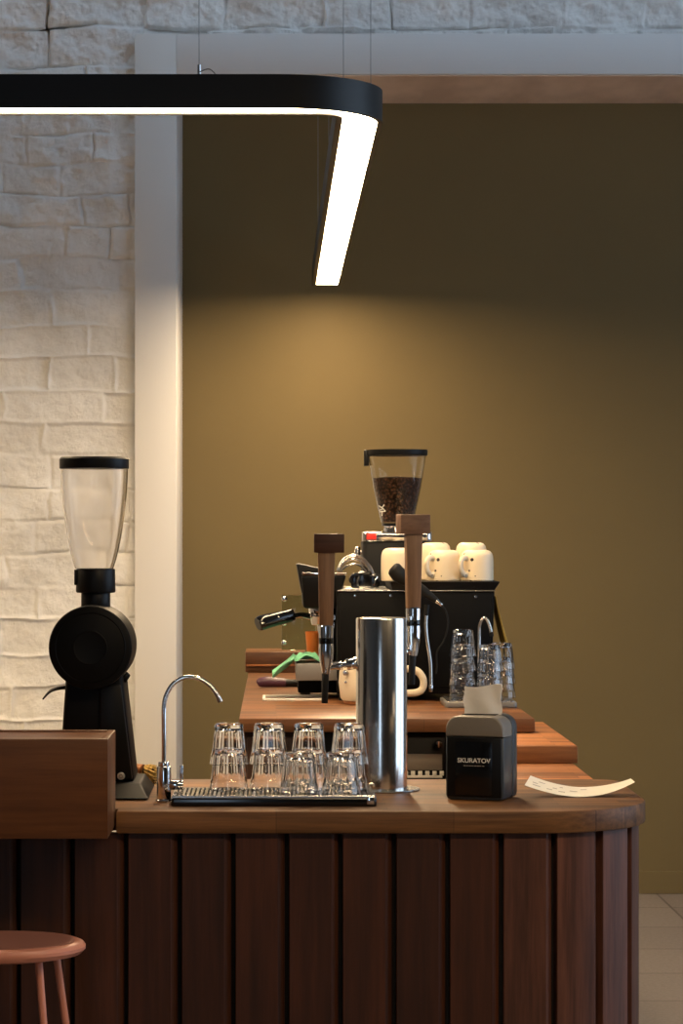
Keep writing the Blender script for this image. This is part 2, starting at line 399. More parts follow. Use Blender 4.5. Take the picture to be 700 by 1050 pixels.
# ------------------------------------------------------------------ pendant light
LZ0, LZ1 = 2.85, 2.94
lamp = thing('pendant_lamp', 'black linear pendant light with rounded corner and glowing warm underside', 'lamp', (0, 0, LZ0))
def lamp_path(w):
    """outline offset w from the outer edge: left arm end -> corner -> far end of the leg"""
    R = 0.29 - w if w < .06 else 0.07 + max(0, .1195 - w)
    cx, cy = 0.298 - w - R, 7.092 + w + R
    pts = [(-3.0 + w, 11.2)]
    c2 = -3.0 + w + R
    for k in range(0, 9):
        a = PI + PI / 2 * k / 8; pts.append((c2 + R * math.cos(a), cy + R * math.sin(a)))
    for k in range(0, 15):
        a = -PI / 2 + PI / 2 * k / 14; pts.append((cx + R * math.cos(a), cy + R * math.sin(a)))
    pts.append((0.298 - w, 12.15)); return pts
def band(mb, w0, w1, z0, z1):
    A, B = lamp_path(w0), lamp_path(w1); tb = bmesh.new(); n = len(A)
    V = [[tb.verts.new((p[0], p[1], z)) for p in P] for P, z in ((A, z0), (B, z0), (B, z1), (A, z1))]
    for k in range(n - 1):
        for q in range(4): tb.faces.new((V[q][k], V[q][k + 1], V[(q + 1) % 4][k + 1], V[(q + 1) % 4][k]))
    tb.faces.new([V[q][0] for q in range(4)]); tb.faces.new([V[q][-1] for q in range(4)])
    bmesh.ops.recalc_face_normals(tb, faces=tb.faces); mb._merge(tb)
b = MB(); band(b, 0, .132, .012, LZ1 - LZ0); band(b, 0, .0145, 0, .012); band(b, .1135, .132, 0, .012)
b.box(.166, .298, 12.15, 12.154, 0, LZ1 - LZ0)
b.build('housing', M['lamp_black'], lamp, 30)
b = MB(); band(b, .015, .113, .0042, .0118); b.build('diffuser', M['led'], lamp, 30)
def cable(x, y, r=0.0012):
    MB().tube([(x, y, LZ1 - LZ0), (x, y, 4.7 - LZ0)], r, 6).build('suspension_cable', M['cable'], lamp)
for cxy in ((wx(352, 7.5), 7.5), (wx(380, 7.5), 7.5), (wx(326, 12.0), 12.02), (wx(337, 12.0), 12.02), (wx(204, 7.155), 7.155)): cable(*cxy)
gx = wx(204, 7.155)
MB().cyl((gx, 7.155, .09), (gx, 7.155, .126), .0045).build('cable_gripper', M['chrome'], lamp)
MB().tube([(gx, 7.150, .105), (gx + .03, 7.12, .108), (gx + .055, 7.096, .075), (gx + .07, 7.096, .03), (gx + .073, 7.098, .005)], .0016, 8, 6).build('loose_wire', M['cable'], lamp)

# ------------------------------------------------------------------ bar front
RP = 0.285; PXC, PY = 0.612, 6.25        # panel arc radius, arc centre x, front plane
def ppath(s):                            # path position and outward normal; s = x on the straight run
    if s <= PXC: return Vector((s, PY, 0)), Vector((0, -1, 0))
    a = (s - PXC) / RP
    if a <= PI / 2:
        n = Vector((math.sin(a), -math.cos(a), 0)); return Vector((PXC, PY + RP, 0)) + n * RP, n
    return Vector((PXC + RP, PY + RP + (s - PXC - RP * PI / 2), 0)), Vector((1, 0, 0))
bar = thing('bar_counter', 'dark plank-clad bar front with rounded right end standing under the wooden worktop', 'counter', (0, 0, 0))
b = MB(); b_end = MB(); PW = 0.1273
for k in range(-27, 12):
    s0, s1 = 0.537 + PW * k, 0.537 + PW * (k + 1)
    if s1 > 1.85: break
    prof = [(s0 + .003, -.03), (s0 + .003, -.0015), (s0 + .0045, 0)] + [(s0 + .0045 + (PW - .0285) * q / 5, 0) for q in range(1, 6)] + [(s1 - .0238, 0), (s1 - .0225, -.002), (s1 - .012, -.0085), (s1 - .008, -.013), (s1 - .0075, -.03)]
    poly = []
    for s, d in prof:
        p, n = ppath(s); q = p + n * d; poly.append((q.x, q.y))
    (b_end if k >= 0 else b).prism(poly, 0.0, 1.0055 if s1 < -.36 else .990)
b.build('plank_cladding', M['plank_wood'], bar, 20)
b_end.build('end_cladding', M['end_wood'], bar, 20)['label'] = 'redder boards round the right end'
outer = [ppath(-3.0)[0]] + [ppath(.3)[0]] + [ppath(.612 + .4477 * q / 12)[0] for q in range(13)] + [ppath(1.85)[0]]
ins = []
for s in [-3.0, .3] + [.612 + .4477 * q / 12 for q in range(13)] + [1.85]:
    p, n = ppath(s); ins.append((p - n * .029, p - n * .05))
b = MB(); b.prism([(p.x, p.y) for p, _ in ins] + [(q.x, q.y) for _, q in reversed(ins)], 0, .985)
b.build('backing_board', M['gap'], bar, 20)

ZT = 1.045
WXL = -.378
poly = [(-3.0, 7.05), (-3.0, 6.29), (WXL, 6.29), (WXL, 6.23), (.612, 6.23)]
for k in range(1, 13):
    a = -PI / 2 + PI / 2 * k / 12; poly.append((.612 + .30 * math.cos(a), 6.53 + .30 * math.sin(a)))
for k in range(0, 7):
    a = PI / 2 * k / 6; poly.append((.842 + .07 * math.cos(a), 6.98 + .07 * math.sin(a)))
o = MB().prism(poly, ZT - .053, ZT, 0.004).build('bar_worktop', M['top_wood'])
tag(o, 'long brown wooden worktop with rounded right end carrying the tap column and glasses', 'worktop')
o = MB().box(.535, .85, 7.0505, 8.9, ZT - .045, ZT, 0.003).build('return_worktop', M['return_wood'])
tag(o, 'orange-brown wooden return top running back from the bar end', 'worktop')
o = MB().box(.55, .82, 7.06, 8.7, 0, ZT - .046, 0.004).build('return_cabinet', M['cabinet_wood'])
tag(o, 'dark cabinet carrying the wooden return top behind the bar end', 'cabinet')
o = MB().box(.54, .862, 7.525, 8.5, ZT + .0005, ZT + .0505, 0.004).build('wooden_block', M['block_wood'])
tag(o, 'thick orange-brown butcher block slab under the right end of the back counter', 'slab')

# raised box at the left end of the bar
BXR = -0.383
bx = thing('raised_bar_box', 'dark brown raised wooden box on the left end of the bar', 'box', (BXR, 6.0, 1.006))
b = MB()
b.box(-2.6, 0, 0, .018, 0, .228, .0025).box(-.018, 0, .018, .285, 0, .228, .0025).box(-2.6, -.018, .267, .285, 0, .228, .0025)
b.build('box_side', M['box_wood'], bx)
b = MB(); b.box(-2.6, -.0185, .0185, .2665, .198, .2235); b.build('box_lid', M['box_wood'], bx, 0)
b = MB(); b.box(-2.6, -.0185, .0185, .2665, 0, .012); b.build('box_bottom', M['cabinet_wood'], bx, 0)

# ------------------------------------------------------------------ back counter
ZB = 1.14
o = MB().box(-.113, .787, 8.01, 11.0, ZB - .042, ZB, 0.004).build('back_worktop', M['back_wood'])
tag(o, 'wooden back counter top under the espresso machine', 'worktop')
cab = thing('base_cabinet', 'dark wooden base cabinet under the left side of the back counter', 'cabinet', (0, 8.06, 0))
MB().box(-.10, .125, 0, 2.9, 0, ZB - .0425, .004).build('carcass', M['cabinet_wood'], cab)
b = MB(); b.box(-.088, .113, -.016, -.0005, .08, ZB - .06, .003); dr = b.build('door', M['cabinet_wood'], cab)
o = MB().box(.13, .78, 8.92, 10.95, 0, ZB - .0425, .004).build('base_cabinet', M['cabinet_wood'])
tag(o, 'dark cabinet under the back counter behind the black glass washer', 'cabinet')
# black undercounter appliance with a grey front and a toothed vent strip
YA = 8.06
ap = thing('glass_washer', 'black under-counter machine with knob and grey front between column and napkin box', 'appliance', (.315, YA, 0))
AX0, AX1 = -.18, .205
MB().box(AX0, AX1, 0, .6, .05, ZB - .048, .006).build('case', M['black_satin'], ap)
zc = lambda y: wz(y, YA)
MB().box(AX0 + .012, AX1 - .012, -.008, -.0005, zc(789.5), zc(773), .002).build('front_panel', M['panel_grey'], ap)
b = MB(); n = 17
b.box(AX0 + .012, AX1 - .012, -.012, -.0005, zc(797.5), zc(795), .001)
for k in range(n):
    x = AX0 + .014 + (AX1 - AX0 - .034) * k / (n - 1); b.box(x, x + .0125, -.012, -.0005, zc(795), zc(790.5), .001)
b.build('vent_strip', M['white_metal'], ap)
kx = wx(449, YA) - .315
b = MB(); b.cyl((kx, -.001, zc(763)), (kx, -.028, zc(763)), .014, .012, 24, .003); kn = b.build('knob', M['black_gloss'], ap)
MB().box(kx - .002, kx + .002, -.031, -.0282, zc(763) - .008, zc(763) + .010).build('knob_mark', M['chrome'], kn)
for sx in (AX0 + .03, AX1 - .03):
    for sy in (.04, .55): MB().cyl((sx, sy, 0), (sx, sy, .05), .018).build('foot', M['rubber'], ap)
# board at the far left end
bd = thing('wooden_riser', 'brown wooden riser block at the far left end of the back counter', 'riser', (-.02, 10.66, ZB + .0005))
MB().box(-.105, .14, 0, .30, 0, .085, .004).build('body', M['back_wood'], bd)
MB().box(-.10, .11, -.012, -.0005, .0265, .033, .001).build('ledge', M['block_wood'], bd)

# ------------------------------------------------------------------ stool
sx, sy, sz = -.61, 5.84, .80
st = thing('bar_stool', 'terracotta metal bar stool in front of the bar at the left', 'stool', (sx, sy, 0))
def seat_prof(): return [(0, -.034), (.150, -.034), (.178, -.028), (.1875, -.018), (.188, -.011), (.183, -.004), (.172, 0.0)]
sc = Matrix.Diagonal((1, .82, 1, 1))
b = MB(); b.lathe(seat_prof() + [(.165, 0), (.158, -.003), (0, -.003)], (0, 0, sz), 56, sc); b.build('seat', M['stool'], st)
b = MB(); b.lathe([(0, -.0028), (.157, -.0028), (.163, .0003), (.1615, .0012), (.150, .0006), (0, .0004)], (0, 0, sz), 56, sc); b.build('seat_pad', M['stool_top'], st)
for (ax, ay, ex, ey) in ((.09, -.07, .155, -.13), (.115, .075, .215, .13), (-.09, -.07, -.155, -.13), (-.115, .075, -.215, .13)):
    MB().tube([(ax, ay, sz - .034), (ex, ey, 0)], .0085, 14).build('leg', M['stool'], st)
b = MB(); q = .62
ring = [(.090 + .065 * q, -.07 - .06 * q), (.115 + .10 * q, .075 + .055 * q), (-.115 - .10 * q, .075 + .055 * q), (-.09 - .065 * q, -.07 - .06 * q)]
for i in range(4): b.tube([(*ring[i], (sz - .034) * (1 - q)), (*ring[(i + 1) % 4], (sz - .034) * (1 - q))], .006, 10)
b.build('footrest', M['stool'], st)

# ------------------------------------------------------------------ front coffee grinder
gx0, gy0 = -.455, 6.66
g = thing('coffee_grinder', 'tall black coffee grinder with empty clear hopper beside the raised wooden box', 'grinder', (gx0, gy0, ZT + .0005))
S = 406.0
lx = lambda px: (px - CX) / S - gx0
lz = lambda py: EYE - (py - CY) / S - ZT
hx = lx(96.5)
# foot platform with a sloping front lip
b = MB(); b.hexa((-.10, lx(156), -.185, .15), (-.095, lx(146), -.12, .145), lz(812), lz(799), .004)
b.box(-.09, lx(150), -.165, .14, .006, lz(812) + .001, .004); b.build('base_plate', M['black'], g)
for fx in (-.07, lx(148)):
    for fy in (-.13, .11): MB().cyl((fx, fy, 0), (fx, fy, .0125), .014).build('rubber_foot', M['rubber'], g)
b = MB(); b.hexa((lx(62), lx(139), -.075, .125), (lx(70), lx(127), -.09, .11), lz(799) - .004, lz(690), .012, 3)
b.build('body', M['black'], g)
b = MB(); b.hexa((lx(104), lx(137.5), -.0865, -.07), (lx(104), lx(126), -.098, -.07), lz(797), lz(700), .006); b.build('front_cover', M['black_satin'], g)
dz = lz(662); dr_ = .104
b = MB(); mt = Matrix.Rotation(PI / 2, 4, 'X')
b.lathe([(0, -.115), (dr_ * .82, -.115), (dr_ * .96, -.105), (dr_, -.09), (dr_, .105), (dr_ * .985, .118), (dr_ * .93, .122), (0, .122)], (hx, -.03, dz), 64, mt)
b.build('drum', M['black'], g)
b = MB(); b.lathe([(0, .1225), (.036, .1225), (.041, .1238), (.044, .1225), (.046, .1225)], (hx, -.03, dz), 48, mt)
b.lathe([(.085, .1222), (.0865, .1235), (.088, .1222)], (hx, -.03, dz), 48, mt); b.build('drum_emblem_ring', M['black'], g)
b = MB(); b.cyl((hx + .004, -.01, dz + dr_ - .012), (hx + .004, -.01, lz(606)), .037, .037, 36, .003)
b.cyl((hx + .004, -.01, lz(608)), (hx + .004, -.01, lz(583)), .050, .049, 40, .004)
b.box(hx - .049, hx - .040, -.03, -.008, lz(600), lz(584), .002); b.build('hopper_collar', M['black_satin'], g)
ho = [(481, 34.6), (492, 34.4), (505, 33.6), (520, 32.0), (535, 30.2), (550, 27.9), (562, 25.6), (574, 22.6), (583, 19.8)]
pr = [(r / S, lz(y)) for y, r in reversed(ho)]
b = MB(); b.lathe(pr + [(r - .0025, z) for r, z in reversed(pr)], (hx, -.01, 0), 56, closed=True); b.build('hopper', M['hopper'], g)
b = MB(); b.lathe([(0, lz(481) + .0004), (.0868, lz(481) + .0004), (.0878, lz(480)), (.0878, lz(471)), (.084, lz(469)), (0, lz(468.5))], (hx, -.01, 0), 56); b.build('hopper_lid', M['black_satin'], g)
b = MB(); b.tube([(lx(70), -.02, lz(705)), (lx(62), -.045, lz(705)), (lx(53), -.055, lz(708)), (lx(45.5), -.055, lz(716))], [.010, .009, .007, .004], 10, 5, .5); b.build('spout_lever', M['black'], g)
b = MB(); b.cyl((lx(127), -.03, lz(693)), (lx(132), -.03, lz(696)), .014, .012, 20, .003); b.build('side_knob', M['black'], g)
b = MB(); b.cyl((lx(126), -.070, lz(793)), (lx(126), -.096, lz(793)), .0105, .0095, 28, .002); bt_ = b.build('power_button', M['button'], g)
MB().lathe([(.003, .0), (.004, .001), (.005, 0)], (lx(126), -.0962, lz(793)), 20, mt).build('button_mark', M['grey_metal'], bt_)
# bristle brush lying beside the tap
br = thing('grinder_brush', 'small yellow and black bristle brush lying between grinder and faucet', 'brush', (wx(148, 6.84), 6.84, ZT + .0005))
b = MB(); b.tube([(-.034, .03, .045), (-.018, .01, .046), (-.004, 0, .044)], [.011, .012, .014], 14, 4); b.build('handle', M['block_wood'], br)
b = MB()
for k in range(130):
    a = random.uniform(0, 2 * PI); q = random.random() ** .5; ln = random.uniform(.8, 1.05)
    b.tube([(-.004 + .004 * math.cos(a), .010 * q * math.sin(a), .044 + .010 * q * math.cos(a)), (.014 * ln, .018 * q * math.sin(a), .036 + .020 * q * math.cos(a)), (.031 * ln, .026 * q * math.sin(a), .028 + .026 * q * math.cos(a))], [.0022, .002, .0012], 5)
b.build('bristles', M['bristle'], br)['kind'] = 'stuff'

# ------------------------------------------------------------------ front faucet
FYY = 6.46; fS = F / FYY; fx0 = wx(168, FYY)
fa = thing('gooseneck_faucet', 'chrome gooseneck faucet at the left end of the drip tray', 'faucet', (fx0, FYY, ZT + .0005))
fX = lambda px: (px - 168) / fS
fZ = lambda py: EYE - (py - CY) / fS - ZT
b = MB(); b.cyl((0, 0, 0), (0, 0, .006), .0212, .019, 32, .002).cyl((0, 0, .005), (0, 0, fZ(786)), .0175, .0175, 32, .002).cyl((0, 0, fZ(788)), (0, 0, fZ(781)), .0135, .0135, 28, .002)
b.build('base', M['chrome'], fa)
b = MB(); b.tube([(0, 0, fZ(783)), (0, 0, fZ(750)), (fX(168), 0, fZ(725)), (fX(170.5), 0, fZ(713)), (fX(177), 0, fZ(702)), (fX(186), 0, fZ(696)), (fX(196), 0, fZ(694.5)), (fX(207), 0, fZ(697.5)), (fX(217), 0, fZ(705)), (fX(223), 0, fZ(714)), (fX(225), 0, fZ(718))], .0056, 16, 6)
b.build('spout', M['chrome'], fa)
b = MB(); b.tube([(fX(223.8), 0, fZ(715.5)), (fX(226), 0, fZ(720))], .0068, 14); b.build('nozzle', M['steel'], fa)
b = MB(); b.cyl((.012, 0, fZ(805)), (fX(188), 0, fZ(805)), .0125, .0125, 28, .002); lv = b.build('valve', M['chrome'], fa)
MB().cyl((fX(186), 0, fZ(802)), (fX(186), 0, fZ(785)), .0045, .0045, 16, .001).build('lever', M['chrome'], lv)

# ------------------------------------------------------------------ front drip tray and tumblers
TX0, TX1, TY0, TY1 = -.2535, .242, 6.335, 6.555
tr_ = thing('drip_tray', 'long black drip tray with steel grid under the upturned tumblers on the bar', 'tray', (0, 0, ZT + .0005))
b = MB(); b.prism(rrect(TX0, TX1, TY0, TY1, .008), 0, .019, .002); b.build('tray_body', M['black_gloss'], tr_)
b = MB(); b.box(TX0 + .004, TX1 - .004, TY0 + .004, TY0 + .012, .0192, .0255, .001).box(TX0 + .004, TX1 - .004, TY1 - .012, TY1 - .004, .0192, .0255, .001)
b.box(TX0 + .004, TX0 + .012, TY0 + .012, TY1 - .012, .0192, .0255, .001).box(TX1 - .012, TX1 - .004, TY0 + .012, TY1 - .012, .0192, .0255, .001)
nx = 44
for k in range(nx):
    x = TX0 + .016 + (TX1 - TX0 - .036) * k / (nx - 1); b.box(x, x + .0058, TY0 + .012, TY1 - .012, .0205, .0255)
for k in range(4):
    y = TY0 + .03 + .05 * k; b.box(TX0 + .012, TX1 - .012, y, y + .004, .0192, .0205)
b.build('grid', M['steel'], tr_, 0)
b = MB(); b.box(TX1 - .024, TX1 - .006, TY0 - .0015, TY0 + .006, .004, .0235, .002); b.build('corner_clip', M['chrome'], tr_)
b = MB(); b.tube([(TX1 - .010, TY1 - .03, .0257), (TX1 - .010, TY1 - .03, .034), (TX1 - .002, TY1 - .03, .036), (TX1 + .001, TY1 - .03, .030)], .003, 10, 4); b.build('lift_handle', M['steel'], tr_)

def tumbler_mesh(h, rb, rr, t=.0032):
    """upturned faceted tumbler: rim at z=0, thick base at z=h"""
    n = 10
    def rf(a, z):
        u = z / h                         # facets fade towards the rim
        k = max(0.0, min(1.0, (u - .26) / .08)) * max(0.0, min(1.0, (0.93 - u) / .05 ))
        f = (a % (2 * PI / n)) - PI / n
        return 1 - k * (1 - math.cos(PI / n) / math.cos(f) * 1.012)
    def R(z): return rr + (rb - rr) * (z / h) ** .9
    outer_ = [(rr - t * .5, 0), (rr, .0012)] + [(R(h * q), h * q) for q in (.08, .16, .235)] + [(R(h * .26) - .0012, h * .26)] + [(R(h * q) - .0012, h * q) for q in (.30, .34, .45, .6, .75, .88, .93)] + [(R(h) - .0015, h * .975), (R(h) - .006, h), (R(h) * .55, h), (0, h - .003)]
    hi = h - .012
    inner = [(0, hi)] + [(R(hi) - t - .006, hi), (R(hi) - t - .001, hi - .005)] + [(R(h * q) - t, h * q) for q in (.7, .5, .34, .2, .08)] + [(rr - t, .0012)]
    b = MB(); b.lathe(outer_, seg=60, rfun=rf)
    tmp = MB(); tmp.lathe(outer_ + inner, seg=60, rfun=lambda a, z: 1.0)
    tmp.bm.free(); b.bm.free()
    b = MB(); cnt = len(outer_)
    tb = bmesh.new(); rings = []; seg = 60
    for q, (r, z) in enumerate(outer_ + inner):
        if r < 1e-6: rings.append([tb.verts.new((0, 0, z))]); continue
        rings.append([tb.verts.new((r * (rf(2 * PI * i / seg, z) if q < cnt else 1) * math.cos(2 * PI * i / seg), r * (rf(2 * PI * i / seg, z) if q < cnt else 1) * math.sin(2 * PI * i / seg), z)) for i in range(seg)])
    pairs = [(rings[q], rings[q + 1]) for q in range(len(rings) - 1)] + [(rings[-1], rings[0])]
    for A, B in pairs:
        if len(A) == 1 and len(B) == 1: continue
        for i in range(seg):
            j = (i + 1) % seg
            if len(A) == 1: tb.faces.new((A[0], B[j], B[i]))
            elif len(B) == 1: tb.faces.new((A[i], A[j], B[0]))
            else: tb.faces.new((A[i], A[j], B[j], B[i]))
    bmesh.ops.recalc_face_normals(tb, faces=tb.faces)
    b._merge(tb); return b
GH, GRB, GRR, GP = .101, .0365, .0484, .0625
glass0 = tumbler_mesh(GH, GRB, GRR).build('tumbler', M['glass'], None, 24)
zt = ZT + .0262
first = [True]
def put_glass(proto, flag, px, Y, z, rz, label, group, tilt=0.0, s=1.0):
    if flag[0]: o = proto; flag[0] = False
    else: o = proto.copy(); COL.objects.link(o)
    o.location = (wx(px, Y), Y, z); o.rotation_euler = (0, tilt, rz); o.scale = (s, s, s)
    tag(o, label, 'glass', group); return o
place = ['first stack from the left', 'second stack from the left', 'third stack from the left', 'rightmost stack, beside the steel column']
for i, px in enumerate((234.5, 275.4, 316.3, 357.3)):
    for lev in range(2):
        put_glass(glass0, first, px + (.4 if lev else 0), 6.495, zt + GP * lev, .3 * i + .9 * lev,
                  ('upper' if lev else 'lower') + ' upturned clear tumbler of the ' + place[i] + ' on the front tray', 'upturned tumblers on the front drip tray')
for px, lab in ((306.5, 'single upturned tumbler at the front edge of the tray, left one of two'), (349.5, 'single upturned tumbler at the front edge of the tray, nearest the steel column')):
    put_glass(glass0, first, px, 6.392, zt, px, lab, 'upturned tumblers on the front drip tray')

# ------------------------------------------------------------------ tap column
TYY = 6.75; tS = F / TYY; tx0 = wx(391, TYY)
tp = thing('tap_column', 'brushed steel draught tap column with two wooden tap handles', 'tap', (tx0, TYY, ZT + .0005))
tX = lambda px: (px - 391) / tS
tZ = lambda py: EYE - (py - CY) / tS - ZT
b = MB(); b.lathe([(0, 0), (.098, 0), (.0985, .002), (.097, .0045), (.066, .0055), (0, .0055)], seg=64); b.build('base_plate', M['steel'], tp)
H = tZ(633.5)
b = MB(); b.lathe([(0, .0055), (.0655, .0055), (.0655, H - .004), (.0645, H - .001), (.062, H), (0, H)], seg=96); b.build('column', M['brushed'], tp)
def tap(cx_, cy_, dzz, shank_from, handle_mats, rz_, ang):
    """one draught tap: shank, body with chrome collar, spout and T-shaped wooden handle"""
    zc_ = lambda py: tZ(py + dzz)
    b = MB()
    sh = Vector(shank_from); end = Vector((cx_, cy_, zc_(686)))
    b.cyl(sh, sh + (end - sh) * .35, .015, .015, 24, .002).cyl(sh + (end - sh) * .3, end, .0075, .0075, 20)
    b.cyl(sh + (end - sh) * .48, sh + (end - sh) * .66, .011, .011, 20, .002)
    d = (end - sh)
    b.tube([sh + d * .5 + Vector((0, 0, .008)), sh + d * .75 + Vector((0, 0, .004)), end + Vector((0, 0, -.012))], .004, 10, 4)
    root = b.build('tap', M['chrome'], tp)
    b = MB()
    b.lathe([(0, zc_(692)), (.010, zc_(692)), (.0125, zc_(688)), (.018, zc_(676)), (.0195, zc_(666)), (.0185, zc_(660.5)), (0, zc_(660.5))], (cx_, cy_, 0), 32)
    b.lathe([(0, zc_(655)), (.0185, zc_(655)), (.0192, zc_(648)), (.019, zc_(643)), (.016, zc_(641.5)), (0, zc_(641.5))], (cx_, cy_, 0), 32)
    b.build('tap_body', M['chrome'], root)
    b = MB(); b.cyl((cx_, cy_, zc_(661)), (cx_, cy_, zc_(654.5)), .0188, .0188, 32, .001); b.build('rubber_ring', M['black_gloss'], root)
    b = MB(); b.cyl((cx_ - .002, cy_, zc_(691)), (cx_ - .004, cy_, zc_(722)), .0095, .0080, 20, .001); b.build('spout', M['rubber'], root)
    return root, zc_
# left tap
c1 = (tX(334.5), .03)
root, z1 = tap(*c1, 0, (-.060, .018, tZ(680)), None, 0, 0)
b = MB(); b.hexa((c1[0] - .0175, c1[0] + .0175, c1[1] - .011, c1[1] + .011), (c1[0] - .0215, c1[0] + .0225, c1[1] - .012, c1[1] + .012), z1(642), z1(566), .003); b.build('handle_shaft', M['handle_wood'], root)
b = MB(); b.box(tX(322), tX(353), c1[1] - .019, c1[1] + .019, z1(567), z1(547.5), .002); b.build('handle_block', M['handle_dark'], root)
# right tap, turned a little and set higher
c2 = (tX(425), .075)
root, z2 = tap(*c2, -18, (.030, .050, tZ(672)), None, 0, 0)
rot = Matrix.Translation((c2[0], c2[1], 0)) @ Matrix.Rotation(math.radians(14), 4, 'Z')
zz2 = lambda py: tZ(py)
b = MB(); b.hexa((-.0175, .0175, -.012, .012), (-.0215, .0225, -.013, .013), zz2(625), zz2(547), .003); bmesh.ops.transform(b.bm, matrix=rot, verts=b.bm.verts); b.build('handle_shaft', M['handle_wood'], root)
b = MB(); b.box(-.0405, .040, -.022, .022, zz2(548), zz2(527.5), .002); bmesh.ops.transform(b.bm, matrix=rot, verts=b.bm.verts); b.build('handle_block', M['handle_mid'], root)

# ------------------------------------------------------------------ napkin dispenser
DY = 6.54
dp = thing('napkin_dispenser', 'black napkin dispenser with rounded top on the bar right of the column', 'dispenser', (wx(493.5, DY), DY, ZT + .0005), math.radians(-20))
W2, D2, HH = .074, .064, .207
# body: rounded shape with rounded shoulders
def side_poly(w, h, r, n=8):
    pts = [(-w + .012, 0), (w - .012, 0), (w - .0035, .0035), (w, .012)]
    for k in range(n + 1): a = PI / 2 * k / n; pts.append((w - r + r * math.cos(a), h - r + r * math.sin(a)))
    for k in range(n + 1): a = PI / 2 + PI / 2 * k / n; pts.append((-w + r + r * math.cos(a), h - r + r * math.sin(a)))
    pts += [(-w, .012), (-w + .0035, .0035)]
    return pts
mx = Matrix.Rotation(PI / 2, 4, 'X')      # (x,y,z) -> (x,-z,y)
ZS = HH - .0515
low = [(-W2 + .012, 0), (W2 - .012, 0), (W2 - .0035, .0035), (W2, .012), (W2, ZS), (-W2, ZS), (-W2, .012), (-W2 + .0035, .0035)]
b = MB(); b.prism(low, -.020, D2, .005, mx, 3); b.prism(side_poly(W2 + .0012, HH + .0012, .034), -D2, -.0205, .006, mx, 3); b.build('body', M['grey_plastic'], dp)
lidp = [(-W2, ZS + .001), (W2, ZS + .001)] + side_poly(W2, HH, .034)[4:-2]
b = MB(); b.prism(lidp, -.020, D2 + .003, .006, mx, 3); b.build('lid', M['lid_grey'], dp)['label'] = 'warm grey satin lid'
b = MB(); b.box(-W2 + .005, W2 - .005, -D2 - .004, -D2 + .004, .008, ZS - .002, .002); b.build('front_frame', M['black_satin'], dp)
b = MB(); b.box(-.048, .046, -D2 - .0062, -D2 - .0042, .012, HH - .062, .001); fp = b.build('front_panel', M['black_gloss'], dp)
b = MB(); b.box(-.046, .040, -.016, .016, HH - .002, HH + .002, .001); b.build('napkin_slot', M['black'], dp)
def text(body, size, width, loc, mat, parent, name):
    cu = bpy.data.curves.new(name, 'FONT'); cu.body = body; cu.size = size; cu.align_x = 'CENTER'; cu.align_y = 'CENTER'; cu.extrude = .0003; cu.offset = .0003
    to = bpy.data.objects.new(name, cu); COL.objects.link(to)
    bpy.context.view_layer.update(); dg = bpy.context.evaluated_depsgraph_get()
    me = bpy.data.meshes.new_from_object(to.evaluated_get(dg)); bpy.data.objects.remove(to)
    xs = [v.co.x for v in me.vertices]; k = width / (max(xs) - min(xs))
    R = Matrix.Rotation(PI / 2, 4, 'X')
    for v in me.vertices: v.co = (R @ Vector((v.co.x * k, v.co.y, v.co.z))) + Vector(loc)
    me.materials.append(mat); o = bpy.data.objects.new(name, me); COL.objects.link(o); o.parent = parent; return o
text('SKURATOV', .0155, .084, (0, -D2 - .0066, .098), M['white'], fp, 'lettering')
b = MB()
for k, wd in enumerate((.005, .004, .005, .004, .005, .006, .004, .005)):
    x = -.026 + k * .0068; b.box(x, x + wd, -D2 - .0066, -D2 - .0061, .0845, .0862)
b.build('small_lettering', M['ink'], fp)
nk = thing('napkin', 'off-white paper napkin sticking up out of the black dispenser', 'napkin', (wx(494.5, DY), DY, ZT + HH), math.radians(-6))
def nf(u, v): return Vector((-.046 + .092 * u + .002 * math.sin(9 * v), .004 * math.sin(7 * u + 2 * v) + .010 * math.sin(PI * u) * v, -.001 + (.073 + .004 * (u - .5) - .003 * math.sin(5 * u)) * v))
b = MB(); b.grid(nf, 24, 14, .0012); b.grid(lambda u, v: nf(u, v * .97) + Vector((.001, .006 + .004 * v * math.sin(6 * u), 0)), 24, 14, .0012); b.build('folded_sheet', M['napkin'], nk, 60)

# ------------------------------------------------------------------ receipt
rc = thing('paper_receipt', 'curled paper receipt lying on the rounded bar end', 'receipt', (.755, 6.60, ZT))
def rf_(u, v):
    t = u * 2 - 1; x = -.135 + .275 * u + .022 * (v - .1) * (1 - u)
    lift = .030 * max(0, -t) ** 1.7 + .036 * max(0, t) ** 2.1
    return Vector((x, (v - .5) * .075 + .010 * t, .0012 + lift + v * .017 * (1 - .9 * max(0, t) ** 2)))
b = MB(); b.grid(rf_, 40, 8, .0006); b.build('sheet', M['receipt'], rc, 60)
b = MB()
for r_, (v0, segs) in enumerate(((.25, ((.06, .13), (.19, .24), (.30, .36))), (.45, ((.05, .10), (.24, .28), (.40, .47))), (.65, ((.10, .16), (.30, .33), (.50, .56))))):
    for a, c in segs: b.grid(lambda u, v: rf_(a + (c - a) * u, v0 + .06 * v) + Vector((0, 0, .0011)), 3, 1)
b.build('print', M['ink'], rc, 0)

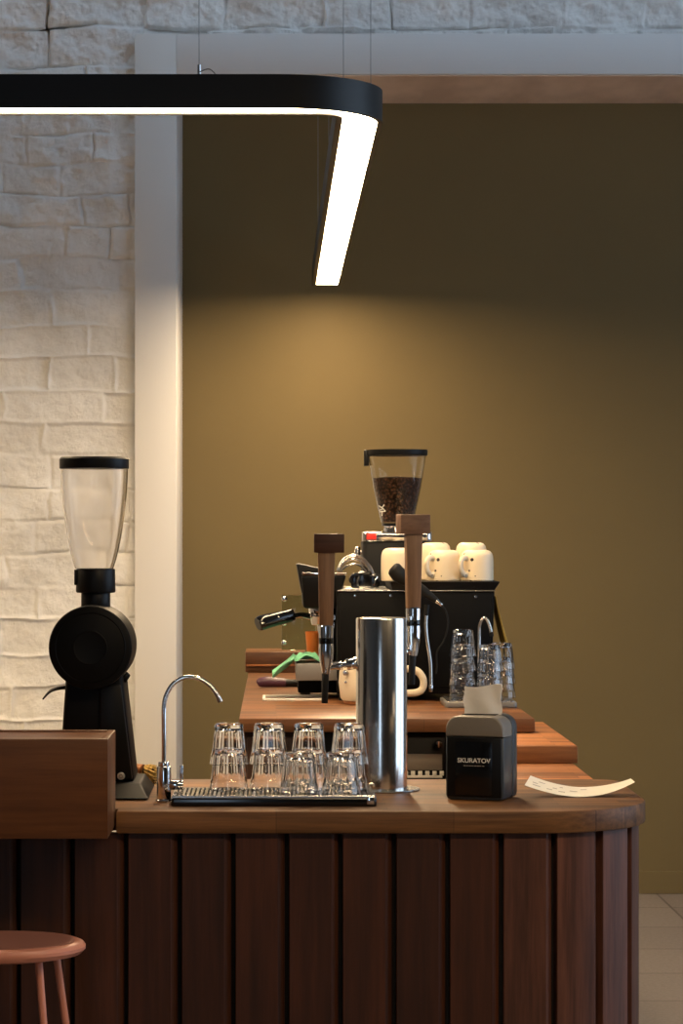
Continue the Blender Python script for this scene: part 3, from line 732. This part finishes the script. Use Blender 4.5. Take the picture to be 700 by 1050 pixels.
# ------------------------------------------------------------------ espresso machine
EY = 8.85; eS = F / EY
em = thing('espresso_machine', 'black espresso machine seen from its side on the back counter', 'espresso machine', (0, EY, ZB + .0005))
eX = lambda px: (px - CX) / eS
eZ = lambda py: EYE - (py - CY) / eS - ZB
ztop = eZ(606.5)
b = MB(); b.hexa((eX(346), eX(504), .006, .48), (eX(345), eX(507), .006, .48), .022, ztop, .004); b.build('body', M['black'], em)
b = MB(); b.hexa((eX(350), eX(500), 0, .0055), (eX(347.5), eX(505), 0, .0055), .05, ztop - .006, .002); b.build('side_panel', M['black'], em)
b = MB(); b.box(eX(346), eX(507.5), -.002, .485, ztop, ztop + .0035, .001); b.build('top_trim', M['steel'], em)
for px, py in ((364, 611), (400.5, 611), (487.5, 612)): MB().lathe([(0, .005), (.004, .0045), (.0065, .001), (.0068, 0)], (eX(px), -.0002, eZ(py)), 20, mt).build('screw', M['chrome'], em)
# flared cup tray
b = MB(); b.hexa((eX(402), eX(507), .0, .483), (eX(400), eX(512.5), -.012, .495), ztop + .004, eZ(596.5), .002)
b.build('cup_tray', M['black_satin'], em)
b = MB(); b.box(eX(350), eX(399), .02, .47, ztop + .004, ztop + .009, .002); b.build('top_plate', M['steel'], em)
# group head side (left): hood, head, base
b = MB(); b.hexa((eX(311), eX(345), .10, .40), (eX(309), eX(356), .08, .42), eZ(625), eZ(590), .010, 3)
b.build('group_head', M['black_satin'], em)
b = MB(); b.box(eX(309.5), eX(356), .078, .09, eZ(590) , eZ(587.5), .001); b.build('head_trim', M['chrome'], em)
mxz = Matrix.Rotation(PI / 2, 4, 'X')
b = MB(); b.prism([(eX(304), eZ(579.5)), (eX(309.5), eZ(609)), (eX(312.5), eZ(610)), (eX(316), eZ(592)), (eX(331), eZ(587)), (eX(331), eZ(584)), (eX(307), eZ(578.5))], -.38, -.10, .003, mxz); b.build('display_hood', M['black_satin'], em)
b = MB(); b.cyl((eX(329), .20, eZ(624)), (eX(329), .20, eZ(634)), .040, .038, 32, .003); b.build('group_ring', M['chrome'], em)
pf = MB(); pf.cyl((eX(329), .19, eZ(633)), (eX(329), .19, eZ(643)), .036, .030, 32, .003)
pf.tube([(eX(318), .18, eZ(634)), (eX(308), .15, eZ(632)), (eX(299), .12, eZ(633))], [.012, .009, .011], 14, 4)
pf.cyl((eX(329), .19, eZ(643)), (eX(329), .19, eZ(651)), .010, .007); po = pf.build('portafilter', M['chrome'], em)
b = MB(); b.tube([(eX(301), .12, eZ(631.5)), (eX(297), .115, eZ(632.5)), (eX(282), .09, eZ(636)), (eX(268), .07, eZ(639.5)), (eX(264), .064, eZ(640.8))], [.020, .0225, .024, .0265, .022], 20, 4); b.build('handle', M['black_gloss'], po)
b = MB(); b.tube([(eX(296), .094, eZ(633.5)), (eX(287), .076, eZ(634.5)), (eX(285), .072, eZ(633)), (eX(283), .071, eZ(635.5)), (eX(268), .043, eZ(640))], .0028, 8, 2); b.build('handle_stripe', M['white_metal'], po)
# splash glass with bolts, left leg
b = MB(); b.box(eX(289), eX(325), .40, .412, eZ(672), eZ(613), .002); sg = b.build('splash_panel', M['green_glass'], em)
for px, py in ((292, 617), (292, 643), (291.5, 664), (326, 664)): MB().cyl((eX(px), .399, eZ(py)), (eX(px), .372, eZ(py)), .011, .009, 20, .002).build('bolt', M['chrome'], sg)
# drip tray of the machine and dark feet
b = MB(); b.box(eX(303.5), eX(346), .05, .42, eZ(699), eZ(681), .003); b.build('machine_drip_tray', M['grey_metal'], em)
b = MB(); b.box(eX(306), eX(350), .25, .42, .012, eZ(699), .004); b.build('tray_base', M['black'], em)
for fx in (eX(314), eX(353), eX(498)):
    for fy in (.29 if fx < eX(340) else .04, .38): MB().cyl((fx, fy, 0), (fx, fy, .023), .018, .016, 20).build('foot', M['rubber'], em)
b = MB(); b.box(eX(337), eX(345), .15, .36, eZ(699), eZ(625), .003); b.build('front_plate', M['black_gloss'], em)
b = MB(); b.cyl((eX(344), .12, eZ(632)), (eX(344), .12, eZ(637)), .006, .006).cyl((eX(343), .12, eZ(640)), (eX(343), .12, eZ(646)), .005, .005); b.build('indicator_switch', M['chrome'], em)
# steam wand hanging down the side
b = MB(); b.tube([(eX(437.5), -.001, eZ(622)), (eX(437), -.018, eZ(627)), (eX(436), -.022, eZ(640)), (eX(437), -.024, eZ(655)), (eX(440.5), -.024, eZ(680)), (eX(441), -.024, eZ(704))], .0068, 14, 5); wd = b.build('steam_wand', M['steel'], em)
b = MB(); b.cyl((eX(441), -.024, eZ(702)), (eX(441), -.024, eZ(709)), .0085, .007, 18, .001); b.build('wand_tip', M['chrome'], wd)
b = MB(); b.tube([(eX(437.2), -.020, eZ(620)), (eX(436.2), -.022, eZ(631))], .009, 14); b.build('wand_sleeve', M['rubber'], wd)

# black grip with silver tip and cord, leaning over the tray edge
gr = thing('handheld_grip', 'black rubber grip with silver tip leaning on the machine in front of the mugs', 'handle', (0, EY - .058, ZB))
b = MB(); b.tube([(eX(401), .0, eZ(581)), (eX(403), .0, eZ(583)), (eX(408), 0, eZ(589)), (eX(415), -.002, eZ(594)), (eX(424), -.004, eZ(599)), (eX(432), -.005, eZ(605)), (eX(440), -.005, eZ(611)), (eX(446), -.005, eZ(615.5))], [.014, .025, .027, .022, .016, .017, .013, .010], 20, 4); b.build('grip', M['rubber'], gr)
b = MB(); b.cyl((eX(445), -.005, eZ(614.8)), (eX(451.5), -.005, eZ(620)), .0085, .006, 18, .001); b.build('tip', M['chrome'], gr)
b = MB(); b.tube([(eX(451), -.005, eZ(619.5)), (eX(456), -.002, eZ(627)), (eX(458), 0, eZ(640)), (eX(454), .004, eZ(656)), (eX(447), .008, eZ(668)), (eX(447), .012, eZ(682)), (eX(446), .014, eZ(690))], .0032, 10, 5); b.build('cord', M['rubber'], gr)
# silver loops and black clamp on the machine
cb = thing('whisk_bundle', 'bundle of curved silver wires and black clamps lying on the machine top', 'tool', (0, EY + .10, ZB + ztop + .0095))
hS = F / (EY + .10)
hX = lambda px: (px - CX) / hS
hZ = lambda py: EYE - (py - CY) / hS - (ZB + ztop + .0095)
b = MB()
for k, P_ in enumerate((((345.5, 585), (347, 581), (352, 573), (362, 569), (372, 572.5), (380, 582), (384, 593)),
                        ((347, 585.5), (349, 582), (354, 576.5), (362, 573.5), (370, 576), (377, 583), (381, 591)),
                        ((349.5, 586), (351.5, 583.5), (356, 580), (363, 578.5), (369, 580), (374, 584.5), (378, 590)),
                        ((346.5, 585), (348, 581.5), (353, 574.5), (362, 570.7), (371, 574), (379, 582.5), (383, 592)))):
    b.tube([(hX(a), .012 * (k % 3) - .01, hZ(c)) for a, c in P_], .0033, 8, 5)
b.build('wire_loops', M['steel'], cb)
b = MB()
b.box(hX(360), hX(369), -.02, .05, 0, hZ(588), .006, 3).box(hX(379), hX(389), -.02, .05, .002, hZ(588.5), .006, 3).box(hX(367), hX(381), -.01, .04, .006, hZ(585.5), .006, 3)
b.tube([(hX(360), -.02, .02), (hX(359), -.025, .032), (hX(364), -.027, .046), (hX(371), -.026, .05)], .006, 10, 4)
b.build('clamp', M['black_gloss'], cb)
b = MB(); b.tube([(hX(367), -.026, .008), (hX(366), -.028, .024), (hX(368), -.026, .038)], .0042, 10, 4).build('clip', M['chrome'], cb)
b = MB(); b.tube([(hX(383), -.026, .010), (hX(384.5), -.028, .026), (hX(386), -.024, .038)], .0042, 10, 4); b.build('clip', M['chrome'], cb)

# upturned mugs on the machine
def mug(h, r):
    b = MB(); t = .005
    out = [(r - .003, 0), (r, .003), (r, h * .30), (r * .995, h * .62), (r * .97, h * .80), (r * .90, h * .91), (r * .76, h * .975), (r * .58, h), (0, h)]
    inn = [(0, h - .008), (r * .7, h - .010), (r - t - .004, h * .75), (r - t, h * .4), (r - t, .003)]
    b.lathe(out + inn, seg=48, closed=True); return b
def make_mug(name, h, r, label, px, Y, z, ang):
    t_ = thing(name, label, 'mug', (wx(px, Y), Y, z), ang, 'upturned mugs on the espresso machine')
    mug(h, r).build('cup', M['mug'], t_)
    b = MB(); b.tube([(r - .003, 0, h * .72), (r + .014, 0, h * .76), (r + .030, 0, h * .66), (r + .033, 0, h * .48), (r + .026, 0, h * .30), (r + .010, 0, h * .20), (r - .003, 0, h * .22)], .0075, 12, 5, 1.3); b.build('handle', M['mug'], t_)
    return t_
zt2 = ZB + .0005 + eZ(596.5) + .0005
zm = zt2
m0 = make_mug('mug', .105, .0555, 'speckled cream mug upside down at the right end of the machine top', 489, 8.96, zm, math.radians(227))
dup(m0, (wx(455, 8.96), 8.96, zm), math.radians(225), 'speckled cream mug upside down, second from the right in the front row', 'upturned mugs on the espresso machine')
mp_ = make_mug('mug', .112, .060, 'plain cream mug upside down behind the black rubber grip', 408.5, 8.965, zm, math.radians(100))
m1 = make_mug('mug', .130, .0545, 'cream mug upside down in the back row behind the right end mug', 483, 9.10, zm, math.radians(60))
dup(m1, (wx(446, 9.10), 9.10, zm), math.radians(70), 'cream mug upside down in the back row, left of the other tall one', 'upturned mugs on the espresso machine')
dup(mp_, (wx(425, 9.22), 9.23, zm), math.radians(120), 'cream mug upside down behind the right wooden tap handle', 'upturned mugs on the espresso machine')
# ochre cloth hanging at the right of the machine
oc = thing('hanging_cloth', 'ochre cloth hanging down the right side of the espresso machine', 'cloth', (eX(507.5), EY + .02, ZB))
b = MB(); b.grid(lambda u, v: Vector((.010 + .038 * (1 - v) ** 1.2 + .008 * math.sin(u * 11) * (1 - v), .05 + .16 * u, eZ(664) + (eZ(612) - eZ(664)) * v + .012 * u * (1 - v))), 24, 16, .004); b.build('folded_cloth', M['ochre_cloth'], oc, 60)

# items around the machine's left foot
gc = thing('green_cloth', 'mint green cloth draped over the machine drip tray', 'cloth', (0, EY, ZB))
def gf(u, v):
    px = 279 + 50 * u; top = eZ(681) + .0075
    nz = max(.08, mn.noise(Vector((u * 5, v * 4, 1.7))) * .8 + .55)
    zz = top + .040 * nz * math.sin(PI * min(1, max(0, (px - 296) / 34))) ** .6 * math.sin(PI * min(1, v * .9 + .1)) ** .5 if 296 < px < 330 else top
    if px < 302:
        q = (302 - px) / 23; zz = max(.006, top + .012 * (1 - q) - .046 * q ** .8 + .010 * math.sin(8 * v + q * 3))
    return Vector((eX(px), .056 + .19 * v - .02 * (1 - u), zz))
b = MB(); b.grid(gf, 40, 22, .003); b.build('crumpled_cloth', M['green_cloth'], gc, 60)
ocp = thing('orange_cup', 'small orange cup on the machine drip tray behind the left tap handle', 'cup', (eX(323), EY + .32, ZB + eZ(681) + .001))
b = MB(); b.lathe([(0, 0), (.018, 0), (.024, .01), (.026, .05), (.030, .095), (.028, .097), (.024, .05), (.02, .012), (0, .01)], seg=32); b.build('cup_body', M['orange'], ocp)
tl = thing('plum_handled_tool', 'black tool with plum coloured grip lying left of the espresso machine', 'tool', (-.07, 9.62, ZB + .0005))
tS2 = F / 9.62; qX = lambda px: (px - CX) / tS2 + .07
b = MB(); b.tube([(qX(290), 0, .016), (qX(305), 0, .016), (qX(325), .0, .016)], [.015, .014, .013], 14, 3); b.build('bar', M['black_satin'], tl)
b = MB(); b.tube([(qX(264), 0, .013), (qX(267), 0, .018), (qX(274), 0, .021), (qX(284), 0, .019), (qX(293), 0, .017)], [.011, .018, .020, .018, .0155], 16, 5); b.build('grip', M['purple'], tl)
sp_ = thing('teaspoon', 'small dark spoon lying left of the green cloth', 'spoon', (wx(280, 9.95), 9.95, ZB + .0005))
b = MB(); b.tube([(-.03, 0, .006), (0, 0, .007), (.05, .01, .006)], [.005, .004, .004], 10, 4); b.build('stem', M['rubber'], sp_)
b = MB(); b.lathe([(0, .010), (.006, .0115), (.010, .007), (.006, .002), (0, 0.0)], (-.036, 0, 0), 20, Matrix.Diagonal((1.3, .9, 1, 1))); b.build('bowl', M['chrome'], sp_)
tg = thing('tongs', 'pale metal tongs lying on the front left of the back counter', 'tongs', (wx(272, 8.95), 8.915, ZB + .0005))
b = MB(); b.box(0, .205, -.060, -.050, 0, .008, .002); b.build('arm', M['white_metal'], tg)
b = MB(); b.box(0, .205, .135, .145, 0, .008, .002); b.build('arm', M['white_metal'], tg)
b = MB(); b.box(-.010, .0, -.060, .145, 0, .008, .002); b.build('bend', M['white_metal'], tg)
# cream jug with a wooden foot
jS = F / 8.71
jg = thing('cream_jug', 'cream enamel jug with wooden foot behind the steel column', 'jug', (wx(378, 8.71), 8.71, ZB + .0005))
b = MB(); b.lathe([(0, .012), (.088, .012), (.094, .02), (.100, .07), (.096, .125), (.080, .142), (.05, .148), (0, .15)], seg=56); b.build('jug_body', M['cream'], jg)
b = MB(); b.lathe([(0, 0), (.080, 0), (.083, .003), (.083, .0118), (0, .0118)], seg=48); b.build('foot', M['block_wood'], jg)
b = MB(); b.tube([(.085, .0, .115), (.150, 0, .112), (.178, 0, .085), (.178, 0, .052), (.155, 0, .036), (.09, 0, .034)], .012, 14, 6); b.build('handle', M['cream'], jg)
b = MB(); b.lathe([(0, .012), (.007, .011), (.010, .004), (.010, 0)], (wx(354.5, 8.62) - wx(378, 8.71), -.070, .105), 20, mt).lathe([(0, .006), (.004, .005), (.005, 0)], (wx(354.5, 8.62) - wx(378, 8.71), -.071, .075), 20, mt); b.build('rivet', M['steel'], jg)

# ------------------------------------------------------------------ back grinder with beans
BY = 9.56; bS = F / BY; bx0 = wx(407, BY)
bg = thing('bean_grinder', 'black grinder with bean-filled hopper standing behind the espresso machine', 'grinder', (bx0, BY, ZB + .0005))
bX = lambda px: (px - 407) / bS
bZ = lambda py: EYE - (py - CY) / bS - ZB
b = MB(); b.prism(rrect(bX(371), bX(440), -.11, .15, .02), .02, bZ(555), .006); b.build('body', M['black_satin'], bg)
b = MB(); b.prism(rrect(bX(366), bX(443), -.125, .17, .02), 0, .025, .004); b.build('base', M['black'], bg)
b = MB(); b.prism(rrect(bX(370), bX(441), -.118, .155, .022), bZ(555), bZ(545.5), .002); b.build('top_plate', M['chrome'], bg)
b = MB(); b.box(bX(374.5), bX(384.5), -.1215, -.117, bZ(553.5), bZ(547.5), .001); b.build('badge', M['red'], bg)
b = MB(); b.lathe([(0, bZ(545.5)), (.046, bZ(545.5)), (.05, bZ(543)), (.046, bZ(541)), (.052, bZ(539.5)), (.0, bZ(539.5))], seg=40); b.build('hopper_collar', M['chrome'], bg)
b = MB(); b.cyl((0, 0, bZ(539.5)), (0, 0, bZ(536.5)), .056, .057, 40, .001); b.build('collar_ring', M['black_gloss'], bg)
hp = [(536, 16.2), (528, 18.0), (515, 20.8), (500, 23.9), (485, 26.3), (476, 27.6), (468, 28.6)]
pr = [(r / bS * 1.03, bZ(y)) for y, r in hp]
b = MB(); b.lathe(pr + [(r - .002, z) for r, z in reversed(pr)], seg=56, closed=True); hb = b.build('hopper', M['hopper_back'], bg)
bp = [(0, bZ(535.5))] + [(r / bS * 1.03 - .0032, bZ(y)) for y, r in hp[:4]] + [(25.4 / bS * 1.03 - .0032, bZ(490.5)), (.06, bZ(489.5)), (0, bZ(488.5))]
bp[1] = (bp[1][0], bZ(535.5))
b = MB(); b.lathe(bp, seg=56); o = b.build('beans', M['beans'], bg); o['kind'] = 'stuff'
b = MB(); b.lathe([(0, bZ(467.5)), (30.6 / bS, bZ(467.5)), (31.4 / bS, bZ(466)), (31.2 / bS, bZ(461.5)), (0, bZ(460.5))], seg=56)
b.box(bX(373), bX(378), -.02, .02, bZ(478), bZ(461.5), .003); b.build('hopper_lid', M['black_satin'], bg)
b = MB(); b.cyl((bX(371), -.05, bZ(566)), (bX(363), -.05, bZ(566)), .006, .006).cyl((bX(366), -.05, bZ(570)), (bX(366), -.05, bZ(561)), .010, .010, 20, .002); b.build('side_knob', M['chrome'], bg)
# small white mark on the hopper
def hop_r(z):
    for (r0, z0), (r1, z1) in zip(pr, pr[1:]):
        if z0 <= z <= z1: return r0 + (r1 - r0) * (z - z0) / (z1 - z0)
    return pr[-1][0]
b = MB()
def stroke(p, q):
    pts = []
    for k in range(4):
        px_, py_ = p[0] + (q[0] - p[0]) * k / 3, p[1] + (q[1] - p[1]) * k / 3
        z_ = bZ(py_); R_ = hop_r(z_) + .0008; x_ = max(-R_ * .98, bX(px_)); pts.append((x_, -math.sqrt(R_ * R_ - x_ * x_), z_))
    b.tube(pts, .0016, 6)
for s_ in (((388, 519), (391, 521)), ((391, 521), (393, 518)), ((388.5, 523.5), (392, 522)), ((391, 521), (394.5, 524.5)), ((389, 525), (394, 524.5)), ((391.2, 524), (391, 529))): stroke(*s_)
b.build('printed_mark', M['white'], hb)

# ------------------------------------------------------------------ back tray, glasses, small faucet
bt2 = thing('glass_tray', 'small steel tray under the glass stacks on the back counter', 'tray', (0, 0, ZB + .0005))
b = MB(); b.prism(rrect(wx(456, 8.5), wx(530, 8.5), 8.495, 8.775, .012), 0, .018, .003); b.build('tray_body', M['grey_metal'], bt2)
b = MB(); b.prism(rrect(wx(456, 8.5) + .008, wx(530, 8.5) - .008, 8.503, 8.767, .010), .0182, .0205, .001); b.build('grid', M['steel'], bt2)
GH2, GRB2, GRR2, GP2 = .088, .0335, .0445, .047
glass1 = tumbler_mesh(GH2, GRB2, GRR2, .0028).build('tumbler', M['glass'], None, 24)
f1 = [True]; zg = ZB + .0212
nm = ['bottom', 'second from the bottom', 'third from the bottom', 'topmost']
for lev in range(4): put_glass(glass1, f1, 473.2 + .45 * lev, 8.60, zg + GP2 * lev, .4 * lev, nm[lev] + ' tumbler of the tall left stack on the back tray', 'tumblers stacked on the back counter tray', .0)
nm3 = ['bottom', 'middle', 'top']
for lev in range(3): put_glass(glass1, f1, 501.5 + .4 * lev, 8.56, zg + GP2 * lev, .7 * lev, nm3[lev] + ' tumbler of the middle stack behind the napkin', 'tumblers stacked on the back counter tray')
for lev in range(3): put_glass(glass1, f1, 515.0 - .3 * lev, 8.70, zg + GP2 * lev, .5 * lev, nm3[lev] + ' tumbler of the right rear stack on the back tray', 'tumblers stacked on the back counter tray')
sY = 8.805; sS = F / sY
sf = thing('small_faucet', 'slim steel gooseneck spout behind the stacked glasses on the back counter', 'faucet', (wx(491, sY), sY, ZB + .0005))
sX = lambda px: (px - 491) / sS
sZ = lambda py: EYE - (py - CY) / sS - ZB
b = MB(); b.cyl((0, 0, 0), (0, 0, .012), .015, .013, 24, .002); b.build('base', M['steel'], sf)
b = MB(); b.tube([(0, 0, .01), (0, 0, sZ(690)), (0, 0, sZ(650)), (sX(491.5), -.002, sZ(641)), (sX(494.5), -.006, sZ(634.5)), (sX(498.5), -.008, sZ(635)), (sX(501.5), -.01, sZ(642)), (sX(503.5), -.012, sZ(650))], .0058, 14, 6); b.build('spout', M['steel'], sf)
b = MB(); b.tube([(sX(503), -.012, sZ(648)), (sX(504), -.012, sZ(652.5))], .0068, 12); b.build('nozzle', M['rubber'], sf)

# ------------------------------------------------------------------ unseen lamps added outside the frame: left for the brick, front for the bar
wl = thing('pendant_lamp', 'unseen black linear pendant light added at the left to light the brick wall', 'lamp', (-3.4, 9.6, 3.36))
MB().box(-.9, .9, -.05, .05, .012, .09, .003).build('housing', M['lamp_black'], wl)
MB().box(-.89, .89, -.046, .046, 0, .0118).build('diffuser', M['led'], wl, 0)
for q in (-.8, .8): MB().tube([(q, 0, .09), (q, 0, 4.7 - 3.36)], .0015, 6).build('suspension_cable', M['cable'], wl)

wl = thing('pendant_lamp', 'unseen wide black pendant light added before the bar to brighten its front', 'lamp', (1.7, 3.8, 2.95))  # added out of view as fill light on the bar front
MB().box(-1.6, 1.6, -.11, .11, .012, .09, .003).build('housing', M['lamp_black'], wl)
MB().box(-1.59, 1.59, -.105, .105, 0, .0118).build('diffuser', M['led_fill'], wl, 0)
for q in (-1.5, 1.5): MB().tube([(q, 0, .09), (q, 0, 4.7 - 2.95)], .0015, 6).build('suspension_cable', M['cable'], wl)

# ------------------------------------------------------------------ daylight, camera
wd_ = bpy.data.worlds.new('daylight'); scene.world = wd_; wd_.use_nodes = True
bgn = wd_.node_tree.nodes['Background']; bgn.inputs[0].default_value = (0.60, 0.78, 1.0, 1); bgn.inputs[1].default_value = 3.3
cam = bpy.data.cameras.new('camera'); co_ = bpy.data.objects.new('camera', cam); COL.objects.link(co_)
co_.location = (0, 0, EYE); co_.rotation_euler = (PI / 2, 0, 0)
cam.sensor_fit = 'VERTICAL'; cam.sensor_height = 36; cam.lens = F / 1050 * 36
cam.shift_x = (350 - CX) / 1050; cam.shift_y = (CY - 525) / 1050
cam.clip_end = 100
cam.dof.use_dof = True; cam.dof.focus_distance = 6.7; cam.dof.aperture_fstop = 28
scene.camera = co_
scene.cycles.use_denoising = True
scene.cycles.max_bounces = 16; scene.cycles.transmission_bounces = 16; scene.cycles.transparent_max_bounces = 16
scene.view_settings.view_transform = 'Standard'; scene.view_settings.look = 'None'
scene.view_settings.exposure = 0.0; scene.view_settings.gamma = 1.0; scene.view_settings.use_curve_mapping = False
